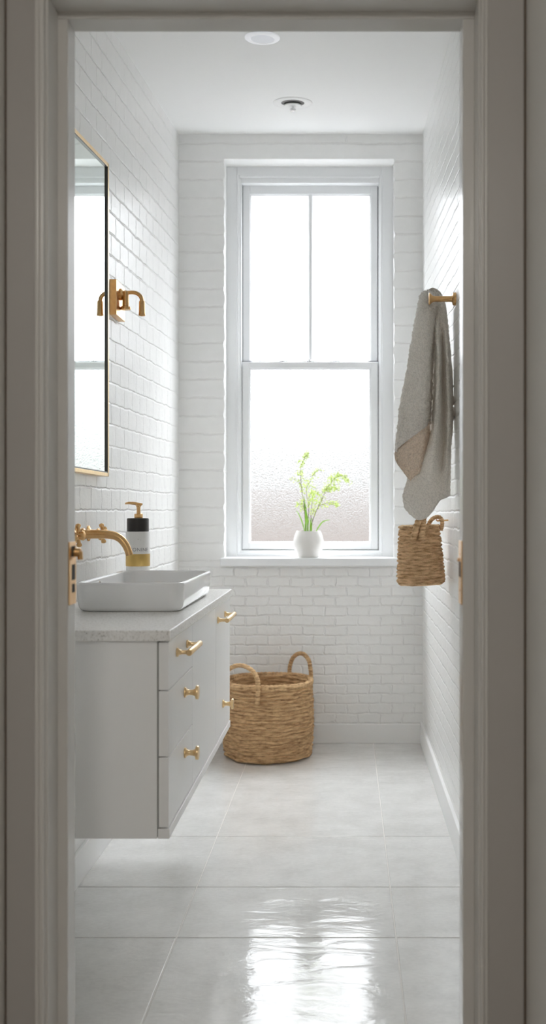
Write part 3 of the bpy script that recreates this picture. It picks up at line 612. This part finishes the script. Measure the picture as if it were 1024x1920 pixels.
# front-left drop: from the dark fold (right) round the left outline and back
A = [
 [(821,571,3.405),(817,563,3.425),(812,551,3.44),(806,545,3.45),(806,547,3.47)],
 [(818,588,3.385),(811,574,3.372),(800,556,3.385),(791,552,3.425),(797,556,3.47)],
 [(814,600,3.385),(806,592,3.352),(793,584,3.362),(783,584,3.41),(792,590,3.46)],
 [(812,650,3.415),(803,645,3.330),(787,640,3.352),(773,638,3.40),(786,640,3.45)],
 [(811,705,3.41),(799,700,3.318),(780,695,3.345),(764,694,3.39),(780,700,3.44)],
 [(809,750,3.405),(796,752,3.305),(770,752,3.340),(753,751,3.38),(772,760,3.43)],
 [(807,778,3.395),(794,785,3.298),(765,792,3.335),(747,797,3.37),(766,800,3.42)],
 [(806,792,3.38),(793,804,3.295),(766,824,3.330),(742,845,3.36),(758,850,3.41)]]
net(tw, A, 12, 24, 0, seed=1)
# hem roll-over, reverse side of the front drop, with painted warm glow
C = [
 [(806,790,3.362),(794,802,3.318),(768,822,3.345),(744,843,3.372),(741,850,3.38)],
 [(804,820,3.380),(793,828,3.345),(772,840,3.360),(748,858,3.380),(742,864,3.385)],
 [(800,850,3.392),(790,856,3.365),(776,864,3.372),(760,874,3.385),(754,882,3.390)],
 [(792,886,3.398),(786,888,3.380),(780,892,3.382),(774,897,3.388),(770,902,3.392)]]
net(tw, C, 10, 20, 1, seed=2)
# central and right drop
B = [
 [(806,543,3.47),(812,540,3.46),(820,543,3.45),(826,550,3.445),(830,560,3.45),(832,566,3.47)],
 [(800,556,3.47),(808,556,3.46),(816,558,3.445),(825,560,3.435),(832,568,3.44),(835,577,3.47)],
 [(798,590,3.46),(808,592,3.445),(817,590,3.415),(826,590,3.405),(835,594,3.42),(838,598,3.47)],
 [(800,650,3.47),(811,652,3.460),(821,650,3.355),(830,648,3.425),(838,648,3.375),(843,650,3.45)],
 [(798,720,3.47),(811,722,3.455),(821,720,3.335),(831,720,3.425),(840,718,3.365),(848,718,3.44)],
 [(790,790,3.46),(806,794,3.425),(818,792,3.320),(832,792,3.410),(842,790,3.355),(849,784,3.43)],
 [(776,850,3.43),(794,856,3.385),(812,858,3.315),(830,856,3.385),(839,852,3.350),(845,840,3.42)],
 [(764,900,3.42),(785,905,3.385),(806,910,3.345),(824,905,3.365),(838,898,3.365),(844,885,3.41)],
 [(756,932,3.41),(775,945,3.375),(800,946,3.345),(822,932,3.360),(836,924,3.365),(843,918,3.40)],
 [(762,956,3.41),(783,974,3.375),(803,969,3.350),(822,942,3.360),(834,934,3.365),(843,929,3.40)]]
net(tw, B, 12, 20, 0, seed=3)
t_ = tw.build('towel', [M['towel'], M['towel_back_glow']], smooth=180, origin=P(812, 560, 3.44)); tag(t_, 'beige terry towel draped from the brass wall peg', 'towel')
# ------------------------------------------------------------------ potted plant
pY = 4.852; q = F/pY; pc = Vector((X(578.5, pY), pY, SZ))
plant = empty('potted_plant', pc, label='small round white pot with wispy green sprigs on the window sill', cat='potted plant')
hp = 49.5/q
m = MB(); prof = [(0,0),(.046,0),(.050,.003),(.060,.022),(.0695,.048),(.0725,.066),(.0710,.086),(.0650,.108),(.0590,.121),(.0575,hp),(.0550,hp),(.0540,hp-.004),(.052,hp-.02),(0,hp-.02)]
m.lathe(prof, pc, n=56); m.build('pot', M['pot'], plant, smooth=50)
m = MB(); m.lathe([(.0525,hp-.018),(.0525,hp-.010),(.03,hp-.006),(0,hp-.005)], pc, n=32); m.build('soil', M['soil'], plant, smooth=60)
def Q(cx, cy, d=0): return P(520+cx/6.4, 820+cy/6.4, pY+d)
stems = [
 ([(350,1150),(335,1000),(320,800),(300,680),(285,560),(280,440),(290,340),(320,270),(345,220),(370,195)], .0017, 'twig', -.004, 1),
 ([(360,1150),(365,1000),(380,880),(350,640),(390,540),(430,460),(470,410),(520,385)], .0012, 'twig', .010, 1),
 ([(385,1150),(420,1010),(480,860),(540,740),(590,620),(640,550),(700,480)], .0019, 'twig', -.010, 1),
 ([(700,480),(750,460),(800,470),(835,500),(862,550)], .0010, 'twig', -.010, 1),
 ([(490,835),(560,800),(630,785),(690,790),(725,820)], .0010, 'twig', -.010, 1),
 ([(285,560),(230,520),(165,500)], .0009, 'twig', -.004, .6),
 ([(590,620),(640,610),(690,600),(725,615)], .0009, 'twig', -.010, 1.4),
 ([(390,1140),(400,950),(420,760),(430,690)], .0012, 'twig', .014, 1),
 ([(365,1140),(370,950),(380,800),(385,700),(430,650)], .0010, 'twig', .006, 1),
 ([(350,1140),(330,900),(300,800),(240,810)], .0010, 'twig', .0, 1),
 ([(540,740),(490,680),(470,650)], .0008, 'twig', -.01, .8),
 ([(390,1140),(410,960),(440,880),(480,760)], .0010, 'twig', -.002, 1),
]
lf = MB(); rl = random.Random(5)
def leaf(c, s):
    n_ = Vector((rl.uniform(-.6,.6), -1, rl.uniform(-.6,.6))).normalized(); u = n_.cross(Vector((rl.uniform(-1,1),.2,rl.uniform(-1,1)))).normalized(); v = n_.cross(u)
    vs = [c, c+u*s*.45+v*s*.40+n_*s*.1, c+u*s*.9+v*s*.38, c+u*s*1.1, c+u*s*.9-v*s*.38, c+u*s*.45-v*s*.40+n_*s*.1]
    lf.add(vs, [(0,1,2,3),(0,3,4,5)])
for pts, r_, mt, d, dens in stems:
    cp = crom([Q(a, b_, d+rl.uniform(-.002,.002)) for a, b_ in pts], 6); m = MB(); nn = len(cp)
    m.tube(cp, [r_*(1-.6*i/nn) for i in range(nn)], 7); m.build('stem', M[mt], plant, smooth=60)
    for i, pnt in enumerate(cp):
        yy = (960-(pnt[2]-H)*-1)  # unused
        cyv = (CY-(pnt[2]-H)*q-820)*6.4
        if cyv > 860: continue
        w_ = 3.0*dens if (i > nn*.35 or cyv < 640) else 1.6*dens
        for _ in range(int(w_+rl.random())):
            off = Vector((rl.gauss(0,1), rl.gauss(0,.8), rl.gauss(0,1)))*.0062
            leaf(Vector(pnt)+off, rl.uniform(.0045,.0080))
for cx, cy, n_, sp_ in ((340,520,16,26),(330,570,12,22),(430,600,14,26),(400,670,16,28),(440,670,12,24),(410,740,14,22),(470,760,12,20),(295,760,14,18),(250,815,10,18),(300,860,14,20),(440,880,18,24),(420,920,12,22),(240,430,12,20),(290,440,12,18),(420,440,8,18),(660,480,22,28),(720,450,16,26),(740,510,20,24),(800,470,16,20),(825,510,10,16),(570,590,14,22),(550,635,14,18),(640,640,18,24),(700,620,20,24),(660,530,14,24),(620,500,10,20),(590,830,6,14),(715,815,10,12),(510,690,12,20),(265,290,14,18),(300,320,12,20),(355,205,14,20),(320,235,8,16)):
    for _ in range(n_): leaf(Q(cx+rl.gauss(0,sp_*.7), cy+rl.gauss(0,sp_*.7), rl.uniform(-.02,.02)), rl.uniform(.0045,.0080))
lv = lf.build('leaves', M['leaf'], plant); tag(lv, kind='stuff')
for pts, wd in (([(340,1150),(345,1000),(335,850),(322,700)], .0042), ([(370,1150),(365,1020),(350,900),(330,770)], .0035), ([(395,1150),(400,1030),(420,960)], .0035), ([(335,1150),(300,1020),(262,930),(222,868)], .0028), ([(455,1150),(500,1070),(545,1015),(600,995),(638,992)], .0030), ([(360,1150),(370,1040),(385,950)], .0030), ([(345,1150),(338,1080),(330,1030)], .003), ([(410,1150),(412,1080),(420,1010)], .003)):
    cp = [Vector(p_) for p_ in crom([Q(a, b_, -.012) for a, b_ in pts], 8)]; m = MB(); vs = []; fs = []; nn = len(cp)
    for i, pnt in enumerate(cp):
        t = (cp[min(i+1,nn-1)]-cp[max(i-1,0)]).normalized(); sd = t.cross(Vector((0,1,0))).normalized(); ww = wd*math.sin(math.pi*min(.97, .25+.75*i/nn))
        vs += [pnt-sd*ww, pnt+Vector((0,-.0012,0)), pnt+sd*ww]
        if i: o_ = 3*i; fs += [(o_-3,o_-2,o_+1,o_),(o_-2,o_-1,o_+2,o_+1)]
    m.add(vs, fs); m.build('leaf_blade', M['blade'], plant, smooth=80)
